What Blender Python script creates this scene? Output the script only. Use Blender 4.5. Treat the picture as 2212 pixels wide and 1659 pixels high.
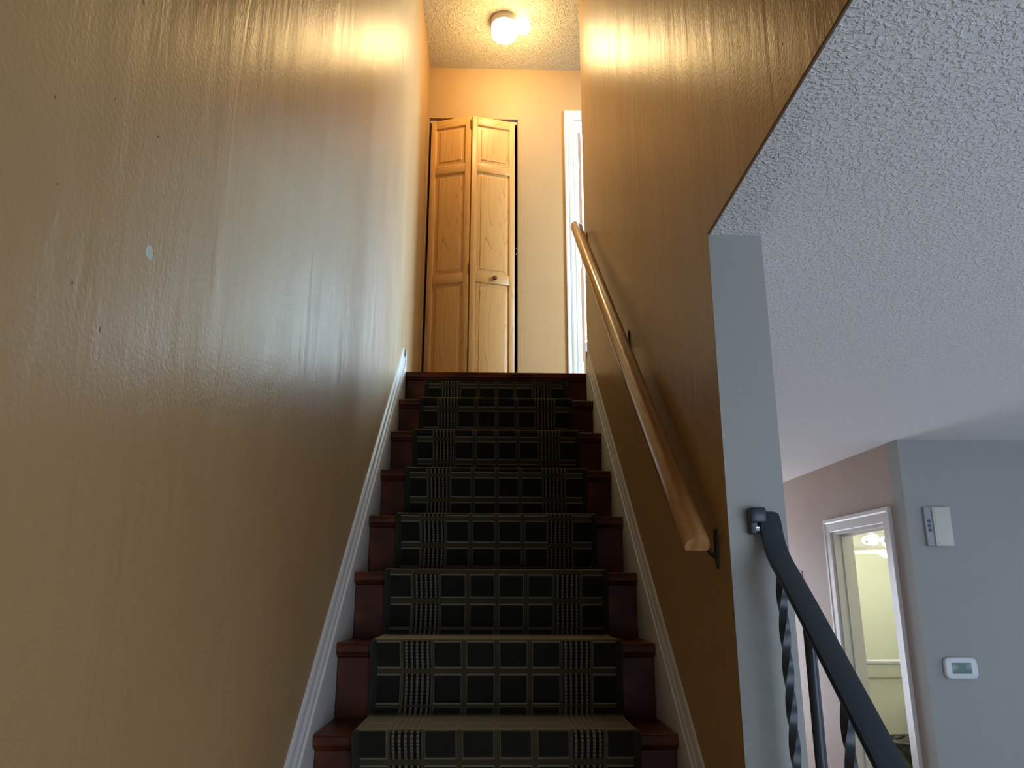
import bpy, bmesh, math, random
from mathutils import Vector, Matrix
random.seed(7)
S = bpy.context.scene
COL = S.collection
for o in list(bpy.data.objects):
    bpy.data.objects.remove(o)

# ------------------------------------------------------------------ camera
cam_d = bpy.data.cameras.new('camera')
cam_d.sensor_width = 36.0
cam_d.lens = 1669.2 / 2212 * 36.0
cam_d.clip_start = 0.02
cam = bpy.data.objects.new('camera', cam_d)
COL.objects.link(cam)
F = Vector((0.0252005, 0.9648201, 0.26170042))
R = Vector((0.99963995, -0.02673346, 0.00229865))
U = Vector((-0.00921394, -0.26154827, 0.96514642))
M = Matrix((R, U, -F)).transposed().to_4x4()
M.translation = (-0.0184, -3.7122, -1.0678)
cam.matrix_world = M
S.camera = cam

# ------------------------------------------------------------------ world, daylight, exposure
w = bpy.data.worlds.new('world'); S.world = w; w.use_nodes = True
bg = w.node_tree.nodes['Background']
bg.inputs[0].default_value = (0.62, 0.78, 1.0, 1); bg.inputs[1].default_value = 1.0
S.view_settings.view_transform = 'Standard'
S.view_settings.look = 'None'
S.view_settings.gamma = 1
S.view_settings.use_curve_mapping = False
S.view_settings.exposure = 0.0

def area(name, loc, rot, sx, sy, power, color):
    d = bpy.data.lights.new(name, 'AREA'); d.shape = 'RECTANGLE'; d.size = sx; d.size_y = sy
    d.energy = power; d.color = color
    o = bpy.data.objects.new(name, d); COL.objects.link(o)
    o.location = loc; o.rotation_euler = [math.radians(a) for a in rot]
    return o
DAY = (0.64, 0.79, 1.0)
P_SIDE, P_BACK, P_UP, P_UPR, P_LAND, P_HALL, P_PILLAR = 14, 74, 600, 960, 270, 40, 2
# daylight just outside the three windows (right wall and back wall downstairs, far wall upstairs)
area('daylight_side_window', (4.98, -1.9, -1.35), (0, 90, 0), 1.1, 1.9, P_SIDE, DAY)
area('daylight_back_window', (2.75, -6.13, -1.55), (90, 0, 0), 3.5, 1.8, P_BACK, DAY)
area('daylight_upstairs_window', (0.95, 4.42, 1.2), (-90, 0, 0), 1.3, 0.85, P_UP, (0.55, 0.78, 1.0))
area('daylight_upstairs_side_window', (3.18, 2.9, 1.45), (0, 90, 0), 1.2, 1.9, P_UPR, (0.50, 0.76, 1.0))
area('added_landing_fill', (3.18, -2.0, 1.35), (0, 90, 0), 1.2, 1.1, P_LAND, (0.60, 0.80, 1.0))  # added unseen source, cool fill for the landing's back wall and casing
area('added_pillar_fill', (0.35, -6.13, -1.95), (90, 0, 0), 0.8, 1.0, P_PILLAR, DAY)  # added unseen source, meant to brighten the lower pillar
area('added_hall_fill', (1.35, 3.58, -1.5), (-90, 0, 0), 1.1, 1.6, P_HALL, (0.80, 0.86, 1.0))  # added out of view to brighten the powder room side wall and hall ceiling

# ------------------------------------------------------------------ node helpers
class X:
    """a scalar socket with arithmetic"""
    nt = None
    def __init__(s, v): s.v = v
    @staticmethod
    def op(kind, *a, clamp=False):
        n = X.nt.nodes.new('ShaderNodeMath'); n.operation = kind; n.use_clamp = clamp
        for i, q in enumerate(a):
            q = q.v if isinstance(q, X) else q
            if isinstance(q, (int, float)): n.inputs[i].default_value = q
            else: X.nt.links.new(q, n.inputs[i])
        return X(n.outputs[0])
    def __add__(s, o): return X.op('ADD', s, o)
    def __sub__(s, o): return X.op('SUBTRACT', s, o)
    def __mul__(s, o): return X.op('MULTIPLY', s, o)
    def __gt__(s, o): return X.op('GREATER_THAN', s, o)
    def __lt__(s, o): return X.op('LESS_THAN', s, o)
    def mod(s, m): return X.op('FLOORED_MODULO', s, m)
    def abs(s): return X.op('ABSOLUTE', s)
    def inv(s): return X.op('SUBTRACT', 1.0, s)
def between(x, a, b): return (x > a) * (x < b)
def either(a, b): return X.op('MAXIMUM', a, b)

def mat(name, color, rough=0.5, metal=0.0, spec=0.5, coat=0.0):
    m = bpy.data.materials.new(name); m.use_nodes = True
    b = m.node_tree.nodes['Principled BSDF']
    b.inputs['Base Color'].default_value = (*color, 1)
    b.inputs['Roughness'].default_value = rough
    b.inputs['Metallic'].default_value = metal
    b.inputs['Specular IOR Level'].default_value = spec
    b.inputs['Coat Weight'].default_value = coat
    return m
def bsdf(m): return m.node_tree.nodes['Principled BSDF']
def coords(m, scale=(1, 1, 1), kind='Object'):
    nt = m.node_tree
    t = nt.nodes.new('ShaderNodeTexCoord'); mp = nt.nodes.new('ShaderNodeMapping')
    mp.inputs['Scale'].default_value = scale
    nt.links.new(t.outputs[kind], mp.inputs[0])
    return mp.outputs[0]
def noise(m, scale=(1, 1, 1), s=10, detail=3, rough=0.5, dist=0):
    n = m.node_tree.nodes.new('ShaderNodeTexNoise')
    n.inputs['Scale'].default_value = s; n.inputs['Detail'].default_value = detail
    n.inputs['Roughness'].default_value = rough; n.inputs['Distortion'].default_value = dist
    m.node_tree.links.new(coords(m, scale), n.inputs['Vector'])
    return n.outputs['Fac']
def ramp(m, fac, stops):
    n = m.node_tree.nodes.new('ShaderNodeValToRGB'); cr = n.color_ramp
    while len(cr.elements) < len(stops): cr.elements.new(0.5)
    for e, (p, c) in zip(cr.elements, stops):
        e.position = p; e.color = (*c, 1) if len(c) == 3 else c
    m.node_tree.links.new(fac, n.inputs[0])
    return n.outputs[0]
def mixc(m, fac, a, b):
    n = m.node_tree.nodes.new('ShaderNodeMix'); n.data_type = 'RGBA'
    for i, v in ((0, fac), (6, a), (7, b)):
        if isinstance(v, X): v = v.v
        if isinstance(v, (int, float)): n.inputs[i].default_value = v
        elif isinstance(v, tuple): n.inputs[i].default_value = (*v, 1)
        else: m.node_tree.links.new(v, n.inputs[i])
    return n.outputs[2]
def bump(m, height, strength, dist, prev=None):
    n = m.node_tree.nodes.new('ShaderNodeBump')
    n.inputs['Strength'].default_value = strength; n.inputs['Distance'].default_value = dist
    if isinstance(height, X): height = height.v
    m.node_tree.links.new(height, n.inputs['Height'])
    if prev: m.node_tree.links.new(prev, n.inputs['Normal'])
    return n.outputs[0]
def setn(m, normal): m.node_tree.links.new(normal, bsdf(m).inputs['Normal'])
def setc(m, c): m.node_tree.links.new(c, bsdf(m).inputs['Base Color'])

# ------------------------------------------------------------------ materials
def wall_paint(name, color, rough, streak=0.85, vary=0.06, spec=0.5):
    m = mat(name, color, rough, spec=spec)
    lo = tuple(c * (1 - vary) for c in color); hi = tuple(min(1, c * (1 + vary)) for c in color)
    setc(m, ramp(m, noise(m, s=1.3, detail=4), [(0.35, lo), (0.65, hi)]))
    b1 = bump(m, noise(m, scale=(1, 2.6, 0.5), s=4.2, detail=4, rough=0.5, dist=0.9), streak, 0.0028)
    b2 = bump(m, noise(m, s=130, detail=3), 0.38, 0.0016, b1)
    b3 = bump(m, noise(m, scale=(1, 1, 0.35), s=28, detail=3), 0.3, 0.002, b2)
    setn(m, b3)
    rr = m.node_tree.nodes.new('ShaderNodeMapRange')
    rr.inputs[3].default_value = rough - 0.05; rr.inputs[4].default_value = rough + 0.07
    m.node_tree.links.new(noise(m, scale=(1, 4, 0.5), s=3, detail=3), rr.inputs[0])
    m.node_tree.links.new(rr.outputs[0], bsdf(m).inputs['Roughness'])
    return m
TAN = (0.45, 0.274, 0.116)
M_tan = wall_paint('tan_eggshell_paint', TAN, 0.33, spec=0.36)
M_tanflat = wall_paint('tan_hall_paint', (0.48, 0.315, 0.15), 0.55, 0.12)
M_tan_cool = wall_paint('tan_paint_cool_lit', (0.44, 0.34, 0.28), 0.6, 0.1)  # tan paint with the rosy cast of cool light mixed into its colour
M_grey = wall_paint('grey_beige_paint', (0.345, 0.35, 0.33), 0.6, 0.1, 0.03)
M_cream = wall_paint('cream_paint', (0.76, 0.77, 0.66), 0.5, 0.05, 0.02)
M_whitewall = wall_paint('white_room_paint', (0.80, 0.79, 0.76), 0.6, 0.05, 0.02)

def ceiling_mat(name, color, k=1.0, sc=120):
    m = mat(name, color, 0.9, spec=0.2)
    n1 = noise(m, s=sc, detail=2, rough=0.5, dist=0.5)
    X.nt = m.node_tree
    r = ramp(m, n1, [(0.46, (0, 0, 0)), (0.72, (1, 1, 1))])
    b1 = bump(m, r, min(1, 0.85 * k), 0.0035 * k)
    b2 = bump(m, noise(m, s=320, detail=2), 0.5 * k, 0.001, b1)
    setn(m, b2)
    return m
M_ceil = ceiling_mat('textured_ceiling', (0.90, 0.89, 0.89), 1.05)
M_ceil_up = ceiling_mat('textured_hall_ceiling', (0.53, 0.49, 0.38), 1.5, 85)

M_white = mat('white_gloss_trim', (0.68, 0.67, 0.65), 0.32)
setn(M_white, bump(M_white, noise(M_white, scale=(1, 1, 1), s=55, detail=3), 0.25, 0.002))
M_brown_edge = mat('raw_brown_door_edge', (0.33, 0.17, 0.10), 0.6)
M_hinge = mat('painted_hinge', (0.45, 0.43, 0.30), 0.4, 0.6)
M_darkscrew = mat('dark_screw', (0.03, 0.025, 0.02), 0.5)
M_brass = mat('antique_metal', (0.16, 0.11, 0.06), 0.4, 0.8)
M_bracket = mat('dark_bronze', (0.05, 0.042, 0.035), 0.45, 0.6)
M_black = mat('black_closet', (0.012, 0.01, 0.01), 0.8)
M_iron = mat('black_iron_paint', (0.018, 0.028, 0.040), 0.36)  # blue lift in the base colour stands for haze over black iron
setn(M_iron, bump(M_iron, noise(M_iron, scale=(1, 1, 0.3), s=60, detail=4), 0.35, 0.002))
M_chrome = mat('chrome', (0.8, 0.8, 0.82), 0.08, 1.0)
M_mirror = mat('mirror_glass', (0.86, 0.9, 0.86), 0.02, 1.0)
M_ceramic = mat('black_glazed_ceramic', (0.012, 0.014, 0.016), 0.08, coat=0.6)
M_plastic = mat('white_plastic', (0.72, 0.75, 0.78), 0.4)
M_plastic_old = mat('aged_beige_plastic', (0.60, 0.62, 0.54), 0.45)
M_plastic_grey = mat('grey_plastic', (0.36, 0.37, 0.38), 0.45)
M_button = mat('blue_grey_button', (0.06, 0.09, 0.16), 0.4)
M_lcd = mat('grey_green_display', (0.16, 0.24, 0.22), 0.25)
M_patch = mat('white_filler', (0.66, 0.68, 0.58), 0.8)
M_speck = mat('dark_scuff', (0.22, 0.13, 0.07), 0.8)
M_tile = mat('plain_floor_tile', (0.52, 0.47, 0.43), 0.5)
M_floorwood = mat('dark_floor_wood', (0.10, 0.035, 0.018), 0.3)
M_drum = mat('white_lamp_base', (0.75, 0.72, 0.66), 0.5)

def emit(name, color, strength):
    m = mat(name, (0.9, 0.9, 0.9), 0.4)
    bsdf(m).inputs['Emission Color'].default_value = (*color, 1)
    bsdf(m).inputs['Emission Strength'].default_value = strength
    return m
WARM = (1.0, 0.66, 0.28)
M_glow = emit('lit_opal_glass', (1.0, 0.72, 0.38), 12)
M_blob = emit('glowing_blob', (1.0, 0.74, 0.42), 12)  # glow of the ball that imitates a bright blob
M_vanity_lit = emit('lit_vanity_globe', (1.0, 0.93, 0.74), 26)
M_vanity_dim = emit('dim_vanity_globe', (1.0, 0.93, 0.74), 1.2)  # faint emission painted onto the globe that is unlit

def wood(name, dark, light, rough, grain_scale=(26, 26, 1.6), s=1.0, coat=0.0, contrast=(0.35, 0.62), dist=2.0, vert=True):
    m = mat(name, light, rough, coat=coat)
    nt = m.node_tree
    wv = nt.nodes.new('ShaderNodeTexWave'); wv.wave_type = 'BANDS'; wv.bands_direction = 'X'
    wv.inputs['Scale'].default_value = s; wv.inputs['Distortion'].default_value = dist
    wv.inputs['Detail'].default_value = 2; wv.inputs['Detail Scale'].default_value = 0.8
    nt.links.new(coords(m, grain_scale), wv.inputs['Vector'])
    c1 = ramp(m, wv.outputs['Fac'], [(contrast[0], light), (contrast[1], tuple(0.5 * (a + b) for a, b in zip(dark, light))), (0.95, dark)])
    fine = noise(m, scale=tuple(a * 6 for a in grain_scale), s=1.0, detail=3)
    c2 = mixc(m, ramp(m, fine, [(0.4, (0, 0, 0)), (0.75, (0.45, 0.45, 0.45))]), c1, dark)
    setc(m, c2)
    return m
def pine(name, scale, k, light=(0.74, 0.45, 0.17), mid=(0.70, 0.41, 0.15), dark=(0.46, 0.23, 0.075)):
    m = mat(name, light, 0.36); X.nt = m.node_tree
    n = X(noise(m, scale=scale, s=1.0, detail=1.2, rough=0.4, dist=0.15))
    f = (n * k).mod(1.0)
    c1 = ramp(m, f.v, [(0.0, light), (0.55, light), (0.86, mid), (0.95, dark), (1.0, light)])
    n2 = noise(m, scale=tuple(q * 9 for q in scale), s=1.0, detail=2)
    c2 = mixc(m, ramp(m, n2, [(0.45, (0, 0, 0)), (0.8, (0.5, 0.5, 0.5))]), c1, mid)
    n3 = noise(m, scale=tuple(q * 0.6 for q in scale), s=1.0, detail=1)
    setc(m, mixc(m, ramp(m, n3, [(0.35, (0, 0, 0)), (0.7, (0.55, 0.55, 0.55))]), c2, light))
    return m
M_pine = pine('varnished_pine_stile', (16, 16, 0.9), 9)
M_pinepanel = pine('varnished_pine_panel', (9, 6, 0.6), 17)
M_pinerail = pine('varnished_pine_rail', (0.9, 9, 16), 9)
M_rail = wood('golden_oak_rail', (0.30, 0.135, 0.038), (0.43, 0.21, 0.066), 0.27, (9, .8, 9), s=1.0, dist=4, coat=0.4)
M_mahog = wood('dark_red_mahogany', (0.060, 0.012, 0.003), (0.135, 0.030, 0.007), 0.34, (1.2, 14, 14), s=1.0, dist=3, coat=0.0)
bsdf(M_mahog).inputs['Specular IOR Level'].default_value = 0.25

def carpet():
    m = mat('woven_plaid_carpet', (0.05, 0.05, 0.04), 0.95, spec=0.15)
    nt = m.node_tree; X.nt = nt
    uvn = nt.nodes.new('ShaderNodeUVMap'); uvn.uv_map = 'UVMap'
    sp = nt.nodes.new('ShaderNodeSeparateXYZ'); nt.links.new(uvn.outputs[0], sp.inputs[0])
    u, v = X(sp.outputs[0]), X(sp.outputs[1])
    a = u.abs(); P = 0.0955
    mv = v.mod(P)
    gapv = either(mv < 0.008, mv > (P - 0.008))          # olive cross band
    linev = either(between(mv, 0.008, 0.0125), between(mv, P - 0.0125, P - 0.008))
    mu = a.mod(0.0925)
    inblk = a < 0.1805
    gapu = either(mu < 0.0068, mu > 0.0857) * inblk
    lineu = either(between(mu, 0.0068, 0.0092), between(mu, 0.0833, 0.0857)) * inblk
    inu = between(mu, 0.0075, 0.085) * inblk
    short = between(a, 0.272, 0.336)
    grp = between(a, 0.186, 0.2615)
    ma = (a - 0.186).mod(0.015)
    colm = between(ma, 0.0045, 0.0112) * grp
    dashes = colm * (v.mod(0.0098) > 0.0030) * gapv.inv()
    grpdark = grp * gapv.inv() * colm.inv()
    thin = either(between(a, 0.2655, 0.2675), between(a, 0.1825, 0.1842))
    inner = gapv.inv() * either(gapu, between(a, 0.18, 0.272)).inv()
    olive, darkc = (0.066, 0.050, 0.024), (0.016, 0.015, 0.010)
    green, cream = (0.030, 0.029, 0.020), (0.20, 0.18, 0.125)
    c = mixc(m, inner, olive, darkc)
    c = mixc(m, grpdark, c, (0.007, 0.004, 0.003))
    c = mixc(m, (a > 0.336), c, green)
    c = mixc(m, lineu * gapv.inv() * 0.5, c, cream)
    c = mixc(m, thin * 0.35, c, cream)
    c = mixc(m, either(linev * inu, linev * short), c, cream)
    c = mixc(m, between(a, 0.2695, 0.272) * gapv.inv() * 0.5, c, cream)
    c = mixc(m, dashes * 0.8, c, cream)
    # ribbed weave
    rib = u.mod(0.0028) > 0.0014
    rib2 = v.mod(0.0028) > 0.0014
    c = mixc(m, rib * 0.22, c, (0.008, 0.008, 0.006))
    setc(m, c)
    hb = rib * 0.6 + rib2 * 0.4
    b = bump(m, hb, 0.5, 0.0012)
    setn(m, bump(m, noise(m, s=160, detail=3), 0.5, 0.003, b))
    sh = bsdf(m).inputs
    sh['Sheen Weight'].default_value = 0.8; sh['Sheen Roughness'].default_value = 0.28
    sh['Sheen Tint'].default_value = (1.0, 0.74, 0.36, 1)  # golden tint puts the lamp's warm light on the treads into the sheen
    return m
M_carpet = carpet()

# ------------------------------------------------------------------ mesh helpers
def link(name, me, m, parent=None, smooth=False):
    o = bpy.data.objects.new(name, me); COL.objects.link(o)
    for mm in (m if isinstance(m, (list, tuple)) else [m]): me.materials.append(mm)
    if parent: o.parent = parent
    if smooth:
        for p in me.polygons: p.use_smooth = True
    return o
def from_bm(name, bm, m, parent=None, smooth=False, auto=None, recalc=True):
    if recalc: bmesh.ops.recalc_face_normals(bm, faces=bm.faces)
    me = bpy.data.meshes.new(name); bm.to_mesh(me); bm.free()
    o = link(name, me, m, parent, smooth)
    if auto is not None:
        for p in me.polygons: p.use_smooth = True
        me.set_sharp_from_angle(angle=math.radians(auto))
    return o
def tag(o, label, cat, group=None, kind=None):
    o['label'] = label; o['category'] = cat
    if group: o['group'] = group
    if kind: o['kind'] = kind
    return o
def empty(name, loc=(0, 0, 0)):
    o = bpy.data.objects.new(name, None); COL.objects.link(o); o.location = loc
    return o
def child_local(o, parent):
    """keep world coordinates of a mesh built in world space under a moved parent"""
    o.parent = parent
    o.matrix_parent_inverse = Matrix.Translation(-parent.location)
    return o
def add_box(bm, x0, x1, y0, y1, z0, z1, bev=0.0, seg=2):
    r = bmesh.ops.create_cube(bm, size=1.0)
    vs = r['verts']
    for v in vs:
        v.co = Vector(((x0 + x1) / 2 + v.co.x * (x1 - x0), (y0 + y1) / 2 + v.co.y * (y1 - y0), (z0 + z1) / 2 + v.co.z * (z1 - z0)))
    if bev > 0:
        es = list({e for v in vs for e in v.link_edges})
        bmesh.ops.bevel(bm, geom=es, offset=bev, segments=seg, affect='EDGES', profile=0.5)
def box(name, x0, x1, y0, y1, z0, z1, m, parent=None, bev=0.0, seg=2):
    bm = bmesh.new(); add_box(bm, x0, x1, y0, y1, z0, z1, bev, seg)
    return from_bm(name, bm, m, parent, auto=40 if bev else None)
def boxes(name, lst, m, parent=None, bev=0.0):
    bm = bmesh.new()
    for b in lst: add_box(bm, *b, bev)
    return from_bm(name, bm, m, parent, auto=40 if bev else None)
def add_prism(bm, prof, path_a, path_b, closed=True):
    """prism between two lists of 3-D points"""
    va = [bm.verts.new(p) for p in path_a]; vb = [bm.verts.new(p) for p in path_b]
    n = len(va)
    for i in range(n if closed else n - 1):
        j = (i + 1) % n
        bm.faces.new((va[i], va[j], vb[j], vb[i]))
    bm.faces.new(va[::-1]); bm.faces.new(vb)
def prism_x(name, pts, x0, x1, m, parent=None, auto=None, bev=0):
    bm = bmesh.new()
    add_prism(bm, None, [(x0, y, z) for y, z in pts], [(x1, y, z) for y, z in pts])
    if bev: bmesh.ops.bevel(bm, geom=list(bm.edges), offset=bev, segments=2, affect='EDGES')
    return from_bm(name, bm, m, parent, auto=auto)
def add_lathe(bm, prof, axis_o, axis='Z', n=32):
    """prof = [(r, h)], revolve about an axis through axis_o"""
    rings = []
    for r, h in prof:
        ring = []
        for i in range(n):
            a = 2 * math.pi * i / n
            c, s = r * math.cos(a), r * math.sin(a)
            p = {'Z': (c, s, h), 'Y': (c, h, s), 'X': (h, c, s)}[axis]
            ring.append(bm.verts.new(Vector(axis_o) + Vector(p)))
        rings.append(ring)
    for a, b in zip(rings, rings[1:]):
        for i in range(n):
            j = (i + 1) % n
            bm.faces.new((a[i], a[j], b[j], b[i]))
    bm.faces.new(rings[0][::-1]); bm.faces.new(rings[-1])
def lathe(name, prof, o, m, parent=None, axis='Z', n=32, auto=50):
    bm = bmesh.new(); add_lathe(bm, prof, o, axis, n)
    return from_bm(name, bm, m, parent, auto=auto)
def sweep(bm, path, prof, side=(1, 0, 0), cap=True):
    """sweep 2-D profile (a along side vector, b along normal) along a path in space"""
    side = Vector(side).normalized(); rings = []
    P = [Vector(p) for p in path]
    for i, p in enumerate(P):
        t = ((P[min(i + 1, len(P) - 1)] - P[max(i - 1, 0)])).normalized()
        nrm = side.cross(t).normalized()
        if nrm.length < 1e-6: nrm = Vector((0, 0, 1))
        sd = side
        rings.append([bm.verts.new(p + sd * a + nrm * b) for a, b in prof])
    n = len(prof)
    for a, b in zip(rings, rings[1:]):
        for i in range(n):
            j = (i + 1) % n
            bm.faces.new((a[i], a[j], b[j], b[i]))
    if cap:
        bm.faces.new(rings[0][::-1]); bm.faces.new(rings[-1])
def casing(name, x0, x1, z0, z1, yp, prof, m, parent=None, plane='Y', sign=-1, legs='both'):
    """mitred architrave round an opening; prof = [(outward, height)]; plane Y: wall at y=yp, casing grows toward sign*y.
    plane X: opening spans y in x0..x1, wall at x=yp, grows toward sign*x"""
    bm = bmesh.new(); rings = []
    def P(a, z, h): return (a, yp + sign * h, z) if plane == 'Y' else (yp + sign * h, a, z)
    seq = [lambda o: (x0 - o, z0), lambda o: (x0 - o, z1 + o), lambda o: (x1 + o, z1 + o), lambda o: (x1 + o, z0)]
    if legs == 'left': seq = seq[:3]
    for f in seq:
        rings.append([bm.verts.new(P(*f(o), h)) for o, h in prof])
    n = len(prof)
    for a, b in zip(rings, rings[1:]):
        for i in range(n):
            j = (i + 1) % n
            bm.faces.new((a[i], a[j], b[j], b[i]))
    bm.faces.new(rings[0][::-1]); bm.faces.new(rings[-1])
    return from_bm(name, bm, m, parent)
CASE = [(0, 0), (0, .010), (.006, .011), (.009, .008), (.014, .013), (.030, .0155), (.040, .0145), (.043, .011), (.047, .017), (.060, .020), (.068, .019), (.070, 0)]

# ------------------------------------------------------------------ dimensions
RUN, RISE = 0.2356, 0.2005
XL, XR, XP = -0.469, 0.462, 0.5815
YB = 0.886               # upstairs back wall
ZC = -0.29               # downstairs ceiling
YP = -2.139              # stair wall end ("pillar")
ZF = -13 * RISE          # downstairs floor
ZU = 2.44
XS, YG = 2.084, 0.187
YO = -2.865              # front end of the stair opening
T = 0.115

# ------------------------------------------------------------------ structure
def struct(o, label, cat='wall'):
    return tag(o, label, cat, kind='structure')

struct(box('wall_left', XL - T, XL, -6.1, YB + T, ZF, ZU, M_tan), 'long tan glossy wall rising along the left of the stairs')
wl = bpy.data.objects['wall_left']
# stairwell right wall: full height beyond the pillar, upper part only before it
bm = bmesh.new()
add_prism(bm, None, [(XR, y, z) for y, z in ((0.0325, ZF), (0.0325, ZU), (YO - T, ZU), (YO - T, ZC + .004), (YP, ZC + .004), (YP, ZF))],
          [(XP, y, z) for y, z in ((0.0325, ZF), (0.0325, ZU), (YO - T, ZU), (YO - T, ZC + .004), (YP, ZC + .004), (YP, ZF))])
wr = from_bm('wall_right', bm, [M_tan, M_grey, M_tan_cool])
for p in wr.data.polygons:
    if p.normal.y < -0.9 and p.center.z < ZC: p.material_index = 1
    elif p.normal.x > 0.9: p.material_index = 2
struct(wr, 'tan stairwell wall on the right with grey painted end below the ceiling')
# upstairs back wall with closet opening and doorway
CX0, CX1, CZ = -0.461, 0.137, 2.043
DX0, DX1, DZ = 0.519, 1.28, 2.04
wb = boxes('wall_back', [(XL - T, CX0, YB, YB + T, -0.26, ZU), (CX1, DX0, YB, YB + T, -0.26, ZU), (DX1, 3.1, YB, YB + T, -0.26, ZU),
                         (CX0, CX1, YB, YB + T, CZ, ZU), (DX0, DX1, YB, YB + T, DZ, ZU), (CX0, CX1, YB, YB + T, -0.26, 0), (DX0, DX1, YB, YB + T, -0.26, 0)], M_tanflat)
struct(wb, 'upstairs landing wall facing the stairs, warm tan')
struct(box('wall_under_landing', XL, XR, YB, YB + T, ZF, -0.262, M_tan_cool), 'wall closing the space below the landing')
struct(boxes('wall_landing_side', [(XP, .95, -0.0825, 0.0325, 0, ZU), (1.85, 3.1, -0.0825, 0.0325, 0, ZU), (.95, 1.85, -0.0825, 0.0325, 2.04, ZU)], M_tanflat), 'upstairs hall wall running to the right behind the stairwell')
struct(box('wall_landing_end', 3.1, 3.2, -0.08, YB + T, 0, ZU, M_tanflat), 'end wall of the upstairs hall')
struct(box('wall_opening_front', XL, XR, YO - T, YO, ZC + .004, ZU, M_tan), 'wall above the front end of the stair opening')
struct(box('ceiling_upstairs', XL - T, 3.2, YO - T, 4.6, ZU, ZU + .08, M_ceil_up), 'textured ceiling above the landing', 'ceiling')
struct(box('floor_upstairs', XL, 3.1, 0.032, 4.5, -0.03, 0, M_floorwood), 'dark wood landing floor', 'floor')
struct(box('floor_downstairs', XL - T, 5.1, -6.2, 3.6, ZF - .1, ZF, M_tile), 'plain brown floor downstairs', 'floor')
# downstairs ceiling, wrapping round the stair opening
bm = bmesh.new()
for b in ((XL, 5.1, -6.2, YO), (XR, XP, YO, YP), (XP, 5.1, YO, 3.6)):
    add_box(bm, b[0], b[1], b[2], b[3], ZC, ZC + .0035)
struct(from_bm('ceiling_downstairs', bm, M_ceil), 'grey-white stippled ceiling of the lower room', 'ceiling')
# dark corner bead at the foot of the upper wall
tr = box('trim_4', XR - .0008, XR + .0030, YO, YP, ZC - .0008, ZC + .0045, M_speck)
struct(tr, 'dark edge line where the stair wall meets the lower ceiling', 'trim')
# downstairs walls: grey wall facing the camera, side wall with powder-room door
struct(box('wall_grey', XS, 5.1, YG, YG + T, ZF, ZC, M_grey), 'grey wall downstairs carrying the thermostat')
BY0, BY1, BZ = 0.410, 1.076, -0.700
ws = boxes('wall_powder_room', [(XS, XS + T, YG + T, BY0, ZF, ZC), (XS, XS + T, BY1, 3.6, ZF, ZC), (XS, XS + T, BY0, BY1, BZ, ZC)], M_tan_cool)
struct(ws, 'tan side wall with the powder room doorway, rosy from cool light put into its colour')
struct(boxes('wall_hall_end', [(XP - .1, .75, 3.5, 3.6, ZF, ZC), (1.95, XS, 3.5, 3.6, ZF, ZC), (.75, 1.95, 3.5, 3.6, ZF, -2.3), (.75, 1.95, 3.5, 3.6, -.7, ZC)], M_tan_cool), 'far end wall of the downstairs hall')
struct(box('wall_hall_left', XP - .1, XP, 0.0325, 3.5, ZF, ZC, M_tan_cool), 'left wall of the downstairs hall beyond the stairs')
SX = 4.95
struct(boxes('wall_window_side', [(SX, SX + .1, -6.1, -2.9, ZF, ZC), (SX, SX + .1, -0.9, YG, ZF, ZC), (SX, SX + .1, -2.9, -0.9, ZF, -1.95), (SX, SX + .1, -2.9, -0.9, -0.75, ZC)], M_grey), 'grey wall with a window on the far right of the lower room')
struct(boxes('wall_front', [(XL, -.05, -6.15, -6.05, ZF, ZC), (.75, .9, -6.15, -6.05, ZF, ZC), (-.05, .75, -6.15, -6.05, ZF, -2.45), (-.05, .75, -6.15, -6.05, -1.45, ZC), (4.6, SX, -6.15, -6.05, ZF, ZC), (.9, 4.6, -6.15, -6.05, ZF, -2.5), (.9, 4.6, -6.15, -6.05, -0.55, ZC)], M_grey), 'grey wall behind the camera with a window')
# powder room shell
struct(boxes('wall_bathroom', [(XS + T, 3.4, 1.30, 1.36, ZF, ZC), (3.4, 3.46, YG + T, 1.36, ZF, ZC)], M_cream), 'cream powder room wall behind the mirror')
struct(box('wall_bathroom_lining', XS + T, 3.4, YG + T, YG + T + .01, ZF, ZC, M_cream), 'cream powder room wall opposite the mirror')
struct(boxes('wall_bathroom_door_side', [(XS + T, XS + T + .006, YG + T + .01, BY0, ZF, ZC), (XS + T, XS + T + .006, BY1, 1.30, ZF, ZC), (XS + T, XS + T + .006, BY0, BY1, BZ, ZC)], M_cream), 'cream inner side of the powder room door wall')
# upstairs room beyond the doorway
WX0, WX1, WZ0, WZ1 = 0.30, 1.60, 0.80, 1.64
struct(boxes('wall_bedroom', [(XL, WX0, 4.3, 4.4, 0, ZU), (WX1, 3.1, 4.3, 4.4, 0, ZU), (WX0, WX1, 4.3, 4.4, 0, WZ0), (WX0, WX1, 4.3, 4.4, WZ1, ZU),
                              (3.1, 3.2, YB + T, 1.9, 0, ZU), (3.1, 3.2, 3.9, 4.4, 0, ZU), (3.1, 3.2, 1.9, 3.9, 0, .8), (3.1, 3.2, 1.9, 3.9, 2.1, ZU), (0.24, 0.30, YB + T, 4.3, 0, ZU)], M_whitewall), 'white walls of the daylit upstairs room')
struct(boxes('wall_landing_room', [(3.1, 3.2, -2.98, -2.6, 0, ZU), (3.1, 3.2, -1.4, -.08, 0, ZU), (3.1, 3.2, -2.6, -1.4, 0, .7), (3.1, 3.2, -2.6, -1.4, 2.0, ZU), (XP, 3.1, -2.98, -2.88, 0, ZU), (XP, 3.1, -2.88, -.0825, -.03, 0)], M_whitewall), 'white shell of the room behind the landing side wall')
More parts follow.
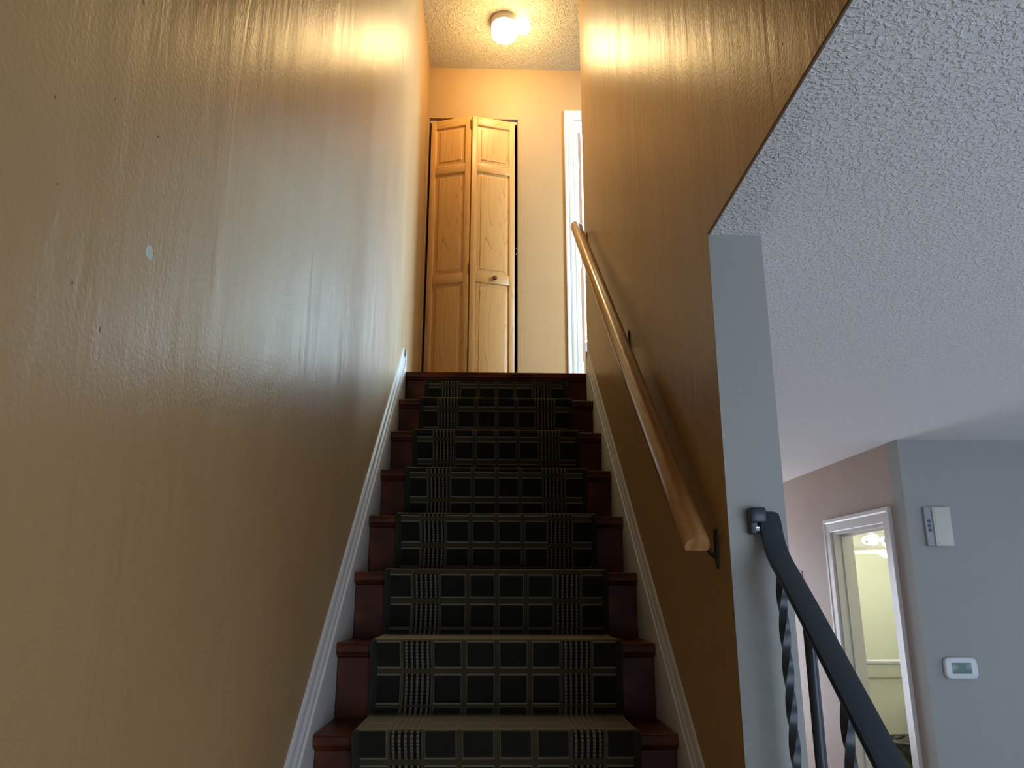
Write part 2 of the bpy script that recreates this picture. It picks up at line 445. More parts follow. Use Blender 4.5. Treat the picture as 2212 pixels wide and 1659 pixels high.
# closet interior
struct(boxes('wall_closet', [(CX0 - .05, CX0, YB + T, 1.55, 0, ZU), (CX1, CX1 + .05, YB + T, 1.55, 0, ZU), (CX0 - .05, CX1 + .05, 1.55, 1.6, 0, ZU), (CX0, CX1, YB + T, 1.55, 2.2, 2.25)], M_black), 'dark inside of the closet behind the folding door')

# marks on the stair walls
def disc(name, x, y, z, r, h, m, parent, sgn=1, squash=1.0):
    bm = bmesh.new(); n = 14; ring = []
    for k in range(2):
        ring.append([bm.verts.new((x + sgn * h * k, y + r * (1 - .25 * k) * math.cos(2 * math.pi * i / n) * random.uniform(.92, 1.06), z + squash * r * (1 - .25 * k) * math.sin(2 * math.pi * i / n) * random.uniform(.92, 1.06))) for i in range(n)])
    for i in range(n):
        j = (i + 1) % n; bm.faces.new((ring[0][i], ring[0][j], ring[1][j], ring[1][i]))
    bm.faces.new(ring[1]); bm.faces.new(ring[0][::-1])
    return from_bm(name, bm, m, parent)
pt = disc('filler_patch', XL, -2.768, -0.638, .0105, .0012, M_patch, wl); pt['label'] = 'small round white filler patch'
for (y, z, r, sq) in ((-2.861, -.777, .003, 2.6), (-2.93, -.748, .0028, 1.5), (-2.787, -.478, .003, 1.1), (-3.013, -.578, .0028, 1.2), (-2.904, -.503, .002, 1.2), (-2.984, -.661, .0022, 1.4), (-2.505, -.071, .0028, 1.3), (-2.874, -.339, .006, .8), (-2.757, -.634, .0018, 1.3)):
    disc('scuff_mark', XL, y, z, r * .55, .0004, M_speck, wl, 1, sq)
for (y, z, r) in ((-1.464, -.081, .0028), (-2.624, -.178, .0025), (-.963, .715, .005)):
    disc('scuff_mark', XR, y, z, r * .6, .0004, M_speck, wr, -1, 1.3)

# ------------------------------------------------------------------ staircase
st = empty('staircase', (0, -13 * RUN, ZF))
tag(st, 'dark reddish mahogany staircase rising between two tan walls', 'staircase')
def arc(cy, cz, r, a0, a1, n):
    return [(cy + r * math.cos(math.radians(a0 + (a1 - a0) * i / n)), cz + r * math.sin(math.radians(a0 + (a1 - a0) * i / n))) for i in range(n + 1)]
def tread_profile(y, z, depth):
    # nosing front at y, top at z, 30 mm thick with a rounded lip and a small cove below
    return [(y + depth, z), (y + .006, z)] + arc(y + .006, z - .006, .006, 90, 180, 3)[1:] + [(y, z - .022)] + arc(y + .008, z - .022, .008, 180, 270, 3)[1:] + [(y + .014, z - .030), (y + .017, z - .036), (y + .028, z - .040), (y + depth, z - .040)]
for k in range(0, 13):
    y, z = -k * RUN, -k * RISE
    depth = (RUN + .026) if k else .032
    o = prism_x('tread', tread_profile(y, z, depth), -.4495, .4495, M_mahog, auto=35); child_local(o, st)
    if k == 0: o['label'] = 'edge of the landing, a thin dark wooden nosing'
for k in range(0, 13):
    y, z = -k * RUN, -k * RISE
    zb = z - RISE
    o = box('riser', -.447, .447, y + .028, y + .045, zb + (.0002 if k < 12 else 0), z - .0405, M_mahog); child_local(o, st)

# skirting boards along the stairs with a moulded top
def skirt(name, side, label, y_lo, y_hi):
    """profile of the board: inner face at |x|=.45, moulded upper edge falling back to the wall"""
    xw = XL if side < 0 else XR
    xin = side * .4505
    th = abs(xw - xin)
    # (distance from wall, height above the nosing line measured vertically)
    prof = [(th, -.235), (th, .036), (th * .96, .046), (th * .66, .050), (th * .74, .058), (th * .70, .074), (th * .40, .086), (th * .34, .094), (th * .46, .100), (th * .36, .116), (th * .12, .126), (0, .128), (0, -.235)]
    bm = bmesh.new()
    def P(yy, d, h): return (xw - side * d, yy, yy * RISE / RUN + h)
    va = [bm.verts.new(P(y_lo, d, h)) for d, h in prof]; vb = []
    for d, h in prof:
        vb.append(bm.verts.new((xw - side * d, y_hi, max(y_hi * RISE / RUN + h if h > 0 else -.24, -.24))))
    n = len(prof)
    for i in range(n):
        j = (i + 1) % n; bm.faces.new((va[i], va[j], vb[j], vb[i]))
    bm.faces.new(va[::-1]); bm.faces.new(vb)
    o = from_bm(name, bm, M_white)
    return struct(o, label, 'trim')
skirt('trim_1', -1, 'white moulded skirting board sloping up the left wall beside the stairs', -12.9 * RUN, .0)
skirt('trim_2', 1, 'white moulded skirting board sloping up the right wall beside the stairs', YP, .0)
# short end blocks on the landing
for s, nm, lb in ((-1, 'trim_5', 'white end of the left stair skirting at the landing'), (1, 'trim_6', 'white end of the right stair skirting at the landing')):
    xw = XL if s < 0 else XR; xi = s * .452
    a, b = sorted((xw, xi))
    struct(prism_x(nm, [(.0005, .001), (.0005, .112), (.012, .118), (.030, .085), (.032, .001)], a, b, M_white), lb, 'trim')
# closed white stringer and sill that carry the iron railing in front of the pillar
o = prism_x('trim_3', [(YP - .001, YP * RISE / RUN + .03), (YP - .001, ZF), (-12.95 * RUN, ZF), (-12.95 * RUN, -12.95 * RISE + .03)], .4505, XP, M_grey)
struct(o, 'low sloping knee wall under the black iron railing', 'trim')

# ------------------------------------------------------------------ carpet runner
def runner():
    t = .0095; W2 = .349
    pts = []   # (y, z, v)
    VO = lambda k: (k - 6) * .49 + .001
    # start under the landing nosing
    y0 = .028 - t
    cur = [(y0, -.0415, VO(0) + .045), (y0, -.12, VO(0) + .125), (y0, -RISE + .030, VO(0) + .20)]
    pts += cur
    for k in range(1, 13):
        y, z = -k * RUN, -k * RISE
        yr = y + RUN + .028            # foot of riser above
        v0 = VO(k)
        pts += [(yr - t - .002, z + t + .008, v0 - .24), (yr - t - .012, z + t + .001, v0 - .225)]
        pts += [(y + .14, z + t, v0 - .13), (y + .03, z + t + .0005, v0 - .027)]
        pts += [(y + .008, z + t + .001, v0 - .005), (y - .005, z + t - .003, v0 + .007), (y - t - .0005, z - .004, v0 + .017), (y - t - .0005, z - .016, v0 + .029)]
        pts += [(y - t + .006, z - .030, v0 + .045), (y + .013 - t, z - .046, v0 + .062), (y + .025 - t, z - .068, v0 + .086), (y + .028 - t, z - .10, v0 + .118)]
        zb = -(k + 1) * RISE
        pts += [(y + .028 - t, zb + .035, v0 + .118 + (z - .10 - zb - .035))]
    pts[-1] = (pts[-1][0], ZF + .004, pts[-1][2] + .03)
    # Catmull-Rom refine
    out = []
    n = len(pts)
    for i in range(n - 1):
        p0, p1, p2, p3 = pts[max(i - 1, 0)], pts[i], pts[i + 1], pts[min(i + 2, n - 1)]
        L = math.dist(p1[:2], p2[:2]); m = 3 if L < .03 else 2
        for j in range(m):
            s = j / m
            def cr(a, b, c, d, s=s):
                # tame overshoot on long segments
                ta, tb = (c - a) * .5, (d - b) * .5
                lim = abs(c - b) * 1.2
                ta = max(-lim, min(lim, ta)); tb = max(-lim, min(lim, tb))
                return (2 * s**3 - 3 * s**2 + 1) * b + (s**3 - 2 * s**2 + s) * ta + (-2 * s**3 + 3 * s**2) * c + (s**3 - s**2) * tb
            out.append((cr(p0[0], p1[0], p2[0], p3[0]), cr(p0[1], p1[1], p2[1], p3[1]), p1[2] + (p2[2] - p1[2]) * s))
    out.append(pts[-1])
    N = len(out)
    # normals for the thickness
    inner = []
    for i in range(N):
        a, b = out[max(i - 1, 0)], out[min(i + 1, N - 1)]
        dy, dz = b[0] - a[0], b[1] - a[1]; L = math.hypot(dy, dz) or 1
        inner.append((out[i][0] - dz / L * .008 * -1, out[i][1] + dy / L * .008 * 1))
    # columns across with slightly rolled serged edges
    cols = [(-W2 - .003, -.0065), (-W2 - .0035, -.003), (-W2 - .001, .0005), (-W2 + .004, .0015), (-W2 + .010, 0)] + [(-W2 + .010 + (2 * W2 - .02) * i / 8, 0) for i in range(1, 8)] + [(W2 - .010, 0), (W2 - .004, .0015), (W2 + .001, .0005), (W2 + .0035, -.003), (W2 + .003, -.0065)]
    me = bpy.data.meshes.new('stair_runner')
    verts, faces, uvs = [], [], []
    nc = len(cols)
    for i in range(N):
        ny, nz = out[i][0] - inner[i][0], out[i][1] - inner[i][1]
        L = math.hypot(ny, nz) or 1; ny /= L; nz /= L
        wob = .0018 * math.sin(out[i][2] * 13.0)
        for (x, h) in cols:
            verts.append((x + wob, out[i][0] + ny * h, out[i][1] + nz * h)); uvs.append((x, out[i][2]))
    for i in range(N - 1):
        for j in range(nc - 1):
            faces.append((i * nc + j, i * nc + j + 1, (i + 1) * nc + j + 1, (i + 1) * nc + j))
    me.from_pydata(verts, [], faces)
    uvl = me.uv_layers.new(name='UVMap')
    for lp in me.loops: uvl.data[lp.index].uv = uvs[lp.vertex_index]
    me.update()
    o = link('stair_runner', me, M_carpet, smooth=True)
    # make normals face outward
    bm = bmesh.new(); bm.from_mesh(me)
    c = sum((f.normal.y for f in bm.faces), 0.0)
    if c > 0:
        bmesh.ops.reverse_faces(bm, faces=bm.faces)
    bm.to_mesh(me); bm.free()
    sub = o.modifiers.new('thickness', 'SOLIDIFY'); sub.thickness = .003; sub.offset = -1
    return tag(o, 'dark plaid woven carpet runner laid down the middle of the mahogany stairs', 'carpet')
runner()

# ------------------------------------------------------------------ wooden wall handrail
hr = empty('handrail', (.405, -1.14, -.2))
tag(hr, 'golden wooden handrail fixed to the right stairwell wall on dark brackets', 'handrail')
sl = RISE / RUN
def hpt(y, x=.405, dz=0): return Vector((x, y, -.967 + (y + 2.105) * .862 + dz))
prof = [(-.024, -.018), (.024, -.018), (.028, -.013), (.0285, -.004), (.024, .008), (.013, .0165), (0, .019), (-.013, .0165), (-.024, .008), (-.0285, -.004), (-.028, -.013)]
bm = bmesh.new()
ya, yb = -2.108, -.085
ys = [ya, ya + .004] + [ya + .004 + (yb - ya - .012) * i / 10 for i in range(1, 10)] + [yb - .012, yb - .004, yb]
path = [hpt(y) for y in ys]
side = Vector((1, 0, 0)); rings = []
tdir = (path[-1] - path[0]).normalized(); nrm = side.cross(tdir).normalized()
for i, p in enumerate(path):
    k = .90 if i == 0 else (.80 if i == len(path) - 1 else (.95 if i == len(path) - 2 else 1.0))
    rings.append([bm.verts.new(p + side * a * k + nrm * b * k) for a, b in prof])
n = len(prof)
for a, b in zip(rings, rings[1:]):
    for i in range(n):
        j = (i + 1) % n; bm.faces.new((a[i], a[j], b[j], b[i]))
bm.faces.new(rings[0][::-1]); bm.faces.new(rings[-1])
child_local(from_bm('rail', bm, M_rail, auto=40), hr)
def bracket(yb_, zb_):
    bm = bmesh.new()
    # wall plate: tall, pointed oval
    n = 16; r0, r1 = [], []
    for i in range(n):
        a = 2 * math.pi * i / n
        yy, zz = .012 * math.cos(a), .036 * math.sin(a) * (1 if math.sin(a) > 0 else 1.5)
        r0.append(bm.verts.new((XR - .0001, yb_ + yy, zb_ + zz))); r1.append(bm.verts.new((XR - .005, yb_ + yy * .8, zb_ + zz * .9)))
    for i in range(n):
        j = (i + 1) % n; bm.faces.new((r0[i], r0[j], r1[j], r1[i]))
    bm.faces.new(r1); bm.faces.new(r0[::-1])
    o = from_bm('bracket', bm, M_bracket); child_local(o, hr)
    # arm curving out from the wall and up under the rail
    bm = bmesh.new()
    top = hpt(yb_ - .012, .405, -.020)
    pts = [Vector((XR - .004, yb_, zb_ - .028)), Vector((XR - .016, yb_ - .003, zb_ - .020)), Vector((.432, yb_ - .008, (zb_ + top.z) / 2 - .004)), Vector((.414, yb_ - .011, top.z - .008)), Vector((.406, yb_ - .012, top.z + .002))]
    sweep(bm, pts, [(-.007, -.0035), (.007, -.0035), (.007, .0035), (-.007, .0035)], side=(0, 1, 0))
    a = from_bm('bracket_arm', bm, M_bracket, auto=40); a.parent = o
    bm = bmesh.new(); tp = [hpt(yb_ - .035, .405, -.024), hpt(yb_ + .012, .405, -.024)]
    sweep(bm, tp, [(-.009, -.0015), (.009, -.0015), (.009, .002), (-.009, .002)])
    s = from_bm('bracket_saddle', bm, M_bracket); s.parent = o
for y_, z_ in ((-2.052, -.965), (-1.141, -.205), (-.075, .70)): bracket(y_, z_)

# ------------------------------------------------------------------ black iron railing
ir = empty('stair_railing', (.54, -2.5, -2.1))
tag(ir, 'black iron stair railing with twisted balusters fixed to the grey pillar', 'railing')
xr = .540
ctl = [(-2.1395, -.917), (-2.147, -.919), (-2.155, -.932), (-2.160, -.953), (-2.169, -.974), (-2.184, -.996), (-2.205, -.016 - 1.0), (-2.236, -1.040), (-2.301, -1.093), (-2.459, -1.228)]
yy = -2.459; zz = -1.228
while yy > -12.6 * RUN:
    yy -= .12; zz -= .12 * .862; ctl.append((yy, zz))
pr = [(-.021, -.010), (-.013, -.012), (.013, -.012), (.021, -.010), (.0225, -.004), (.021, .002), (.014, .0055), (.010, .0095), (.004, .0115), (-.004, .0115), (-.010, .0095), (-.014, .0055), (-.021, .002), (-.0225, -.004)]
bm = bmesh.new(); sweep(bm, [(xr, y, z) for y, z in ctl], pr)
o = from_bm('top_rail', bm, M_iron, auto=50); child_local(o, ir)
# bracket with small scroll fixing the rail to the pillar
bm = bmesh.new(); add_box(bm, .500, .518, YP - .020, YP - .0002, -.952, -.905, .004)
add_box(bm, .499, .532, YP - .030, YP - .0004, -.930, -.899, .005)
o = from_bm('wall_bracket', bm, M_iron, auto=40); child_local(o, ir)
bm = bmesh.new(); add_lathe(bm, [(.001, -.0215), (.0045, -.0225), (.005, -.020)], (.514, YP, -.942), 'Y', 12)
o = from_bm('bracket_screw', bm, M_chrome); child_local(o, ir)
def rail_z(y):
    for (a, b) in zip(ctl, ctl[1:]):
        if b[0] <= y <= a[0]: return a[1] + (b[1] - a[1]) * (y - a[0]) / (b[0] - a[0])
    return ctl[-1][1]
def shoe_z(y): return y * RISE / RUN + .03
def baluster(y, twisted):
    z1, z0 = rail_z(y) - .008, shoe_z(y) - .004
    bm = bmesh.new(); h = .0073 if twisted else .0095; rings = []
    N = 90 if twisted else 3; ns = 4 if twisted else 12
    for i in range(N + 1):
        f = i / N; z = z0 + (z1 - z0) * f
        ang = (f * (z1 - z0) / .27 * 2 * math.pi + .6) if twisted else 0
        rr = h * (1.414 if ns == 4 else 1.05)
        rings.append([bm.verts.new((xr + rr * math.cos(ang + 2 * math.pi * k / ns), y + rr * math.sin(ang + 2 * math.pi * k / ns), z)) for k in range(ns)])
    for a, b in zip(rings, rings[1:]):
        for k in range(ns):
            j = (k + 1) % ns; bm.faces.new((a[k], a[j], b[j], b[k]))
    bm.faces.new(rings[0][::-1]); bm.faces.new(rings[-1])
    o = from_bm('baluster', bm, M_iron, auto=60); child_local(o, ir)
    if twisted: o['label'] = 'twisted square iron baluster'
    else: o['label'] = 'plain straight iron baluster'
y = -2.190; k = 0
while y > -12.5 * RUN:
    baluster(y, k % 2 == 0); y -= .1165; k += 1

# ------------------------------------------------------------------ folding closet door
d1 = tag(casing('door_1', CX0 + .0003, CX1 - .0003, 0, CZ - .0003, YB + T - .006, [(0, 0), (-.004, 0), (-.004, .10), (0, .10)], M_tanflat, None), 'closet opening at the head of the stairs with a pine folding door', 'door', kind='structure')
d1.data.materials[0] = M_speck
box('door_track', CX0 + .006, CX1 - .006, YB + .020, YB + .052, CZ - .026, CZ - .006, M_white, d1)
def leaf(xa, ya, xb, yb, with_knob):
    """one bifold leaf between two plan points (outer/inner), parts built in leaf space: s along, d depth (front is negative)"""
    A, B = Vector((xa, ya, 0)), Vector((xb, yb, 0))
    W = (B - A).length; ang = math.atan2(B.y - A.y, B.x - A.x)
    MT = Matrix.Translation(A) @ Matrix.Rotation(ang, 4, 'Z')
    z0, z1, th = .018, 2.008, .028; sw = .036
    rails = [(z0, z0 + .11), (.822, .886), (1.600, 1.664), (z1 - .062, z1)]
    bm = bmesh.new()
    add_box(bm, 0, sw, 0, th, z0, z1, .002); add_box(bm, W - sw, W, 0, th, z0, z1, .002)
    o = from_bm('leaf', bm, M_pine, d1, auto=40); o.matrix_local = MT
    for a, b in rails:
        bm = bmesh.new(); add_box(bm, sw, W - sw, .001, th - .001, a, b, .0015)
        q = from_bm('crossrail', bm, M_pinerail, o, auto=40)
    for (a, b) in ((rails[0][1], rails[1][0]), (rails[1][1], rails[2][0]), (rails[2][1], rails[3][0])):
        bm = bmesh.new()
        s0, s1 = sw, W - sw
        # raised field with bevelled shoulders
        def ring(i, d): return [bm.verts.new((x, d, z)) for x, z in ((s0 + i, a + i), (s1 - i, a + i), (s1 - i, b - i), (s0 + i, b - i))]
        rs = [ring(-.001, .011), ring(.004, .013), ring(.026, .0105), ring(.029, .0065), ring(.031, .0055)]
        for p, q in zip(rs, rs[1:]):
            for i in range(4):
                j = (i + 1) % 4; bm.faces.new((p[i], p[j], q[j], q[i]))
        bm.faces.new(rs[-1])
        bk = ring(-.001, .020)
        for i in range(4):
            j = (i + 1) % 4; bm.faces.new((bk[i], bk[j], rs[0][j], rs[0][i]))
        bm.faces.new(bk[::-1])
        from_bm('panel', bm, M_pinepanel, o)
    if with_knob:
        kx = W * .53; bm = bmesh.new()
        add_lathe(bm, [(.0075, .001), (.006, -.010), (.007, -.015), (.0145, -.020), (.016, -.025), (.0135, -.030), (.006, -.032)], (kx, 0, .853), 'Y', 20)
        kb = from_bm('knob', bm, M_brass, o, auto=50); kb['label'] = 'small dark brown round knob'
    return o
leaf(-.446, .880, -.178, .800, False)
leaf(-.166, .798, .117, .872, True)
for zc in (1.94, .90):
    bm = bmesh.new()
    for dz in (-.022, .008):
        add_lathe(bm, [(.0035, dz), (.0035, dz + .022)], (-.173, .7935, zc), 'Z', 10)
    add_box(bm, -.179, -.167, .794, .797, zc - .030, zc + .036)
    from_bm('hinge', bm, M_brass, d1, auto=50)
for zc in (1.525, 1.565, 1.10, 1.06):
    bm = bmesh.new(); add_lathe(bm, [(.003, 0), (.003, -.003)], (CX1 - .0045, YB + .03, zc), 'X', 8)
    from_bm('catch_screw', bm, M_chrome, d1)

# ------------------------------------------------------------------ upstairs doorway and open door
d2 = tag(casing('door_2', DX0, DX1, 0, DZ, YB, CASE, M_white), 'white cased doorway on the landing opening to a bright room', 'door', kind='structure')
boxes('jamb', [(DX0, DX0 + .018, YB + .0002, YB + T + .012, 0, DZ - .0), (DX1 - .018, DX1, YB + .0002, YB + T + .012, 0, DZ), (DX0 + .018, DX1 - .018, YB + .0002, YB + T + .012, DZ - .018, DZ)], M_white, d2)
boxes('door_stop', [(DX0 + .018, DX0 + .028, YB + .035, YB + .072, 0, DZ - .018), (DX0 + .028, DX1 - .018, YB + .035, YB + .072, DZ - .028, DZ - .018)], M_white, d2)
lf = box('door_leaf', DX0 + .020, DX0 + .056, YB + T - .010, YB + T + .72, .012, DZ - .024, M_white, d2)
# bare brown hinge edge of the leaf
eg = box('leaf_edge', DX0 + .0205, DX0 + .0555, YB + T - .0125, YB + T - .0101, .013, DZ - .025, M_brown_edge, lf); eg['label'] = 'bare brown wooden hinge edge'
for zc in (1.78, 1.045, .315):
    h = box('hinge', DX0 + .0215, DX0 + .044, YB + T - .0145, YB + T - .0126, zc - .045, zc + .045, M_hinge, lf, bev=.0008)
    h['label'] = 'pale metal hinge plate'
# window of the upstairs room with yellow blind box
wn = boxes('window_1', [(WX0, WX0 + .05, 4.26, 4.34, WZ0, WZ1), (WX1 - .05, WX1, 4.26, 4.34, WZ0, WZ1), (WX0 + .05, WX1 - .05, 4.26, 4.34, WZ0, WZ0 + .05), (WX0 + .05, WX1 - .05, 4.26, 4.34, WZ1 - .04, WZ1)], M_white)
struct(wn, 'white framed daylit window in the upstairs room', 'window')
M_yel = mat('pale_yellow_fabric', (0.75, 0.66, 0.30), 0.7)
tag(box('blind_box', WX0 - .1, WX1 + .1, 4.18, 4.2585, WZ1 + .005, 1.90, M_yel, None, bev=.004), 'pale yellow blind box above the upstairs room window', 'blind')

# ------------------------------------------------------------------ hall ceiling lamp
LX, LY = .037, .418
cl = empty('ceiling_light', (LX, LY, ZU))
tag(cl, 'small round glowing ceiling light over the upstairs landing', 'ceiling light')
o = lathe('lamp_base', [(.086, ZU - .0005), (.086, ZU - .036), (.083, ZU - .042), (.060, ZU - .042)], (LX, LY, 0), M_drum, n=40); child_local(o, cl); o['label'] = 'white drum base'
o = lathe('glass_shade', [(.060, ZU - .0425), (.081, ZU - .044), (.083, ZU - .060), (.083, ZU - .098), (.076, ZU - .116), (.055, ZU - .126), (.025, ZU - .130)], (LX, LY, 0), M_glow, n=40); child_local(o, cl); o['label'] = 'glowing opal glass'
o = lathe('glow_blob', [(.010, -.042), (.026, -.036), (.040, -.014), (.043, .006), (.037, .026), (.014, .040)], (LX + .118, LY - .006, ZU - .052), M_blob, n=24); child_local(o, cl); o['label'] = 'small glowing ball added for the bright blob beside the drum'  # added glowing ball, imitates the bright blob next to the lamp
pl = bpy.data.lights.new('hall_lamp_light', 'POINT'); pl.energy = 16; pl.color = WARM; pl.shadow_soft_size = .085
po = bpy.data.objects.new('hall_lamp_light', pl); COL.objects.link(po); po.location = (LX + .02, LY - .01, ZU - .22)

# ------------------------------------------------------------------ powder room doorway
FLAT = [(0, 0), (0, .011), (.004, .013), (.052, .015), (.060, .019), (.078, .020), (.080, .017), (.080, 0)]
d3 = tag(casing('door_3', BY0, BY1, ZF, BZ, XS, FLAT, M_white, None, 'X', -1), 'white cased doorway into the lit powder room downstairs', 'door', kind='structure')
boxes('jamb', [(XS + .0002, XS + T + .004, BY0 + .0002, BY0 + .016, ZF, BZ), (XS + .0002, XS + T + .004, BY1 - .016, BY1 - .0002, ZF, BZ), (XS + .0002, XS + T + .004, BY0 + .016, BY1 - .016, BZ - .016, BZ - .0002)], M_white, d3)
boxes('door_stop', [(XS + .045, XS + .078, BY1 - .028, BY1 - .016, ZF, BZ - .016), (XS + .045, XS + .078, BY0 + .016, BY1 - .028, BZ - .028, BZ - .016)], M_white, d3)

# powder room contents
vb = empty('vanity_light', (2.62, 1.30, -.73))
tag(vb, 'chrome bar light with round globes above the powder room mirror', 'wall light')
child_local(box('light_bar', 2.27, 3.10, 1.272, 1.2998, -.79, -.675, M_chrome, None, bev=.006), vb)
for i, x in enumerate((2.405, 2.53, 2.70, 2.87, 3.02)):
    o = lathe('socket', [(.026, 0), (.026, -.020), (.020, -.024)], (x, 1.272, -.730), M_chrome, None, 'Y', 20); child_local(o, vb)
    lit = i != 1
    r = .036
    g = lathe('globe_bulb', [(r * math.sin(a), -.020 - r + r * math.cos(a)) for a in [math.radians(t) for t in (28, 45, 65, 90, 115, 140, 160, 175)]], (x, 1.272, -.730), M_vanity_lit if lit else M_vanity_dim, None, 'Y', 20); child_local(g, vb)
    if not lit: g['label'] = 'unlit round globe given a faint glow'
vl = bpy.data.lights.new('vanity_lamp_light', 'POINT'); vl.energy = 8.0; vl.color = (1.0, .97, .84); vl.shadow_soft_size = .08
vo = bpy.data.objects.new('vanity_lamp_light', vl); COL.objects.link(vo); vo.location = (2.62, 1.12, -.76)

mr = empty('mirror', (2.62, 1.30, -1.15))
tag(mr, 'wall mirror above the black powder room basin', 'mirror')
child_local(box('mirror_pane', 2.275, 2.98, 1.290, 1.2998, -1.455, -.815, M_mirror), mr)
child_local(box('mirror_ledge', 2.26, 3.00, 1.262, 1.2998, -1.482, -1.456, M_plastic, None, bev=.008, seg=3), mr)
child_local(boxes('mirror_frame', [(2.26, 3.00, 1.286, 1.2998, -.815, -.800), (2.26, 2.275, 1.286, 1.2998, -1.456, -.815), (2.98, 3.0, 1.286, 1.2998, -1.456, -.815)], M_white), mr)
sh = box('wall_shelf_band', 2.215, 3.3, 1.280, 1.2998, -1.560, -1.483, M_cream, None, bev=.003)
sh.name = 'trim_7'
struct(sh, 'cream band below the powder room mirror', 'trim')
# basin
sk = empty('wash_basin', (2.60, 1.10, ZF))
tag(sk, 'glossy black wash basin standing under the powder room mirror', 'sink')
bm = bmesh.new()
def srect(cx, cy, hx, hy, z, n=40, e=4.0):
    out = []
    for i in range(n):
        a = 2 * math.pi * i / n; c, s = math.cos(a), math.sin(a)
        out.append(bm.verts.new((cx + hx * math.copysign(abs(c) ** (2 / e), c), cy + hy * math.copysign(abs(s) ** (2 / e), s), z)))
    return out
zt = -1.883
lev = [(.10, .07, zt - .30), (.17, .12, zt - .22), (.25, .165, zt - .09), (.285, .178, zt - .045), (.300, .186, zt - .028), (.305, .188, zt - .010), (.300, .185, zt), (.285, .172, zt + .001), (.268, .156, zt - .006), (.25, .14, zt - .05), (.15, .08, zt - .13)]
rg = [srect(2.60, 1.108, hx, hy, z) for hx, hy, z in lev]
for a, b in zip(rg, rg[1:]):
    for i in range(40):
        j = (i + 1) % 40; bm.faces.new((a[i], a[j], b[j], b[i]))
bm.faces.new(rg[0][::-1]); bm.faces.new(rg[-1])
o = from_bm('basin', bm, M_ceramic, auto=60); child_local(o, sk)
o = lathe('pedestal', [(.11, ZF), (.105, ZF + .06), (.075, ZF + .16), (.07, zt - .31), (.09, zt - .26)], (2.60, 1.14, 0), M_ceramic); child_local(o, sk)
bm = bmesh.new()
add_lathe(bm, [(.016, zt), (.013, zt + .02), (.011, zt + .13), (.015, zt + .14), (.004, zt + .15)], (2.555, 1.272, 0), 'Z', 16)
sweep(bm, [(2.555, 1.272, zt + .115), (2.552, 1.24, zt + .13), (2.55, 1.20, zt + .125), (2.55, 1.18, zt + .10)], [(-.008, -.006), (.008, -.006), (.008, .006), (-.008, .006)])
o = from_bm('faucet', bm, M_chrome, auto=50); child_local(o, sk); o['label'] = 'chrome faucet'
# towel ring beside the mirror
tr_ = empty('towel_ring', (2.545, 1.30, -1.70))
tag(tr_, 'small chrome ring holder on the cream wall above the black basin', 'towel ring')
child_local(box('ring_plate', 2.528, 2.552, 1.290, 1.2998, -1.725, -1.665, M_chrome, None, bev=.003), tr_)
bm = bmesh.new()
pth = [(2.54 + .022 * math.sin(t), 1.278, -1.755 + .022 * math.cos(t)) for t in [2 * math.pi * i / 20 for i in range(21)]]
for i in range(20):
    a = Vector(pth[i]); b = Vector(pth[i + 1])
    r = [(.0035 * math.cos(q), .0035 * math.sin(q)) for q in [2 * math.pi * k / 6 for k in range(6)]]
    rad = (a - Vector((2.54, 1.278, -1.755))).normalized(); rad2 = (b - Vector((2.54, 1.278, -1.755))).normalized()
    va = [bm.verts.new(a + rad * c + Vector((0, s, 0))) for c, s in r]; vb_ = [bm.verts.new(b + rad2 * c + Vector((0, s, 0))) for c, s in r]
    for k in range(6):
        j = (k + 1) % 6; bm.faces.new((va[k], va[j], vb_[j], vb_[k]))
bmesh.ops.remove_doubles(bm, verts=bm.verts, dist=.0002)
add_box(bm, 2.536, 2.544, 1.276, 1.292, -1.736, -1.728)
child_local(from_bm('ring', bm, M_chrome, auto=60), tr_)

# ------------------------------------------------------------------ things on the downstairs walls
al = empty('alarm_keypad', (2.228, YG, -.737))
tag(al, 'aged white alarm keypad with three small buttons high on the grey wall', 'alarm panel')
child_local(box('housing', 2.166, 2.204, YG - .020, YG - .0002, -.833, -.641, M_plastic_grey, None, bev=.003), al)
o = box('cover', 2.205, 2.296, YG - .028, YG - .0002, -.834, -.640, M_plastic_old, None, bev=.004); child_local(o, al); o['label'] = 'aged cream cover'
child_local(box('cover_inset', 2.214, 2.288, YG - .0295, YG - .0275, -.826, -.648, M_plastic_old, None, bev=.0008), al)
for zc in (-.712, -.734, -.756):
    child_local(box('button', 2.177, 2.192, YG - .0225, YG - .0195, zc - .008, zc + .008, M_button, None, bev=.0008), al)
th = empty('thermostat', (2.245, YG, -1.41))
tag(th, 'white rounded thermostat with a grey-green screen on the grey wall', 'thermostat')
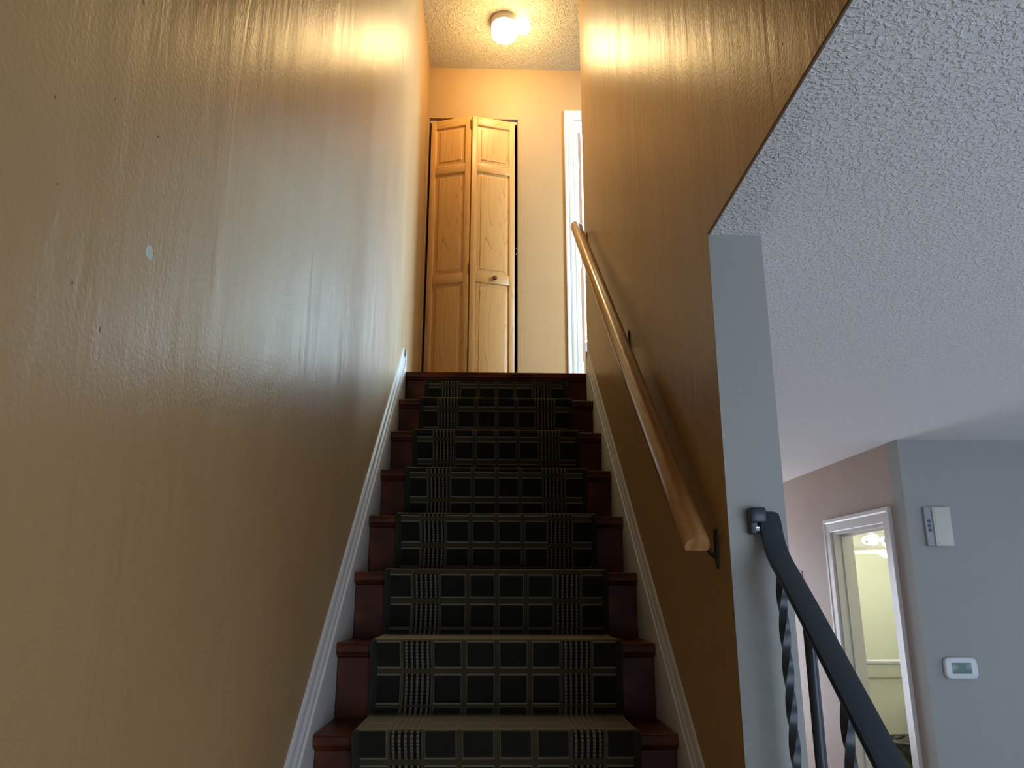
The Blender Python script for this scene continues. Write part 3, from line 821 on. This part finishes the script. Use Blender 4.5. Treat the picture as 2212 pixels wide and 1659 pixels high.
def pillow(name, cx, cz, hx, hz, lv, m, e=5.0):
    bm = bmesh.new(); n = 48; rr = []
    for (k, d) in lv:
        ring = []
        for i in range(n):
            a = 2 * math.pi * i / n; c, s = math.cos(a), math.sin(a)
            ring.append(bm.verts.new((cx + (hx * k) * math.copysign(abs(c) ** (2 / e), c), YG - d, cz + (hz * (1 - (1 - k) * hx / hz)) * math.copysign(abs(s) ** (2 / e), s))))
        rr.append(ring)
    for a, b in zip(rr, rr[1:]):
        for i in range(n):
            j = (i + 1) % n; bm.faces.new((a[i], a[j], b[j], b[i]))
    bm.faces.new(rr[0][::-1]); bm.faces.new(rr[-1])
    return from_bm(name, bm, m, auto=40)
child_local(pillow('body', 2.245, -1.409, .080, .050, [(.96, .0002), (1, .005), (1, .020), (.97, .024), (.90, .026)], M_plastic), th)
child_local(box('screen', 2.197, 2.291, YG - .0275, YG - .0255, -1.433, -1.384, M_lcd, None, bev=.0006), th)
# small bright switch plate glimpsed past the railing
sp_ = empty('light_switch', (XS, 1.645, -.97))
tag(sp_, 'small white switch plate glimpsed beside the black railing', 'light switch')
child_local(box('plate', XS - .006, XS - .0002, 1.605, 1.675, -1.03, -.915, M_plastic, None, bev=.002), sp_)
child_local(box('toggle', XS - .016, XS - .0055, 1.635, 1.645, -.985, -.960, M_plastic, None, bev=.001), sp_)
# frames of the two downstairs windows
for nm, L_, lab in (('window_2', [(SX, SX + .08, -2.9, -2.85, -1.95, -.75), (SX, SX + .08, -.95, -.9, -1.95, -.75), (SX, SX + .08, -2.85, -.95, -1.95, -1.90), (SX, SX + .08, -2.85, -.95, -.80, -.75), (SX + .02, SX + .05, -2.85, -.95, -1.37, -1.33)], 'white framed window in the right wall of the lower room'),
                    ('window_3', [(.9, .95, -6.12, -6.05, -2.5, -.55), (4.55, 4.6, -6.12, -6.05, -2.5, -.55), (.95, 4.55, -6.12, -6.05, -2.5, -2.45), (.95, 4.55, -6.12, -6.05, -.60, -.55), (2.73, 2.77, -6.11, -6.07, -2.45, -.60)], 'white framed window behind the camera')):
    struct(boxes(nm, L_, M_white), lab, 'window')
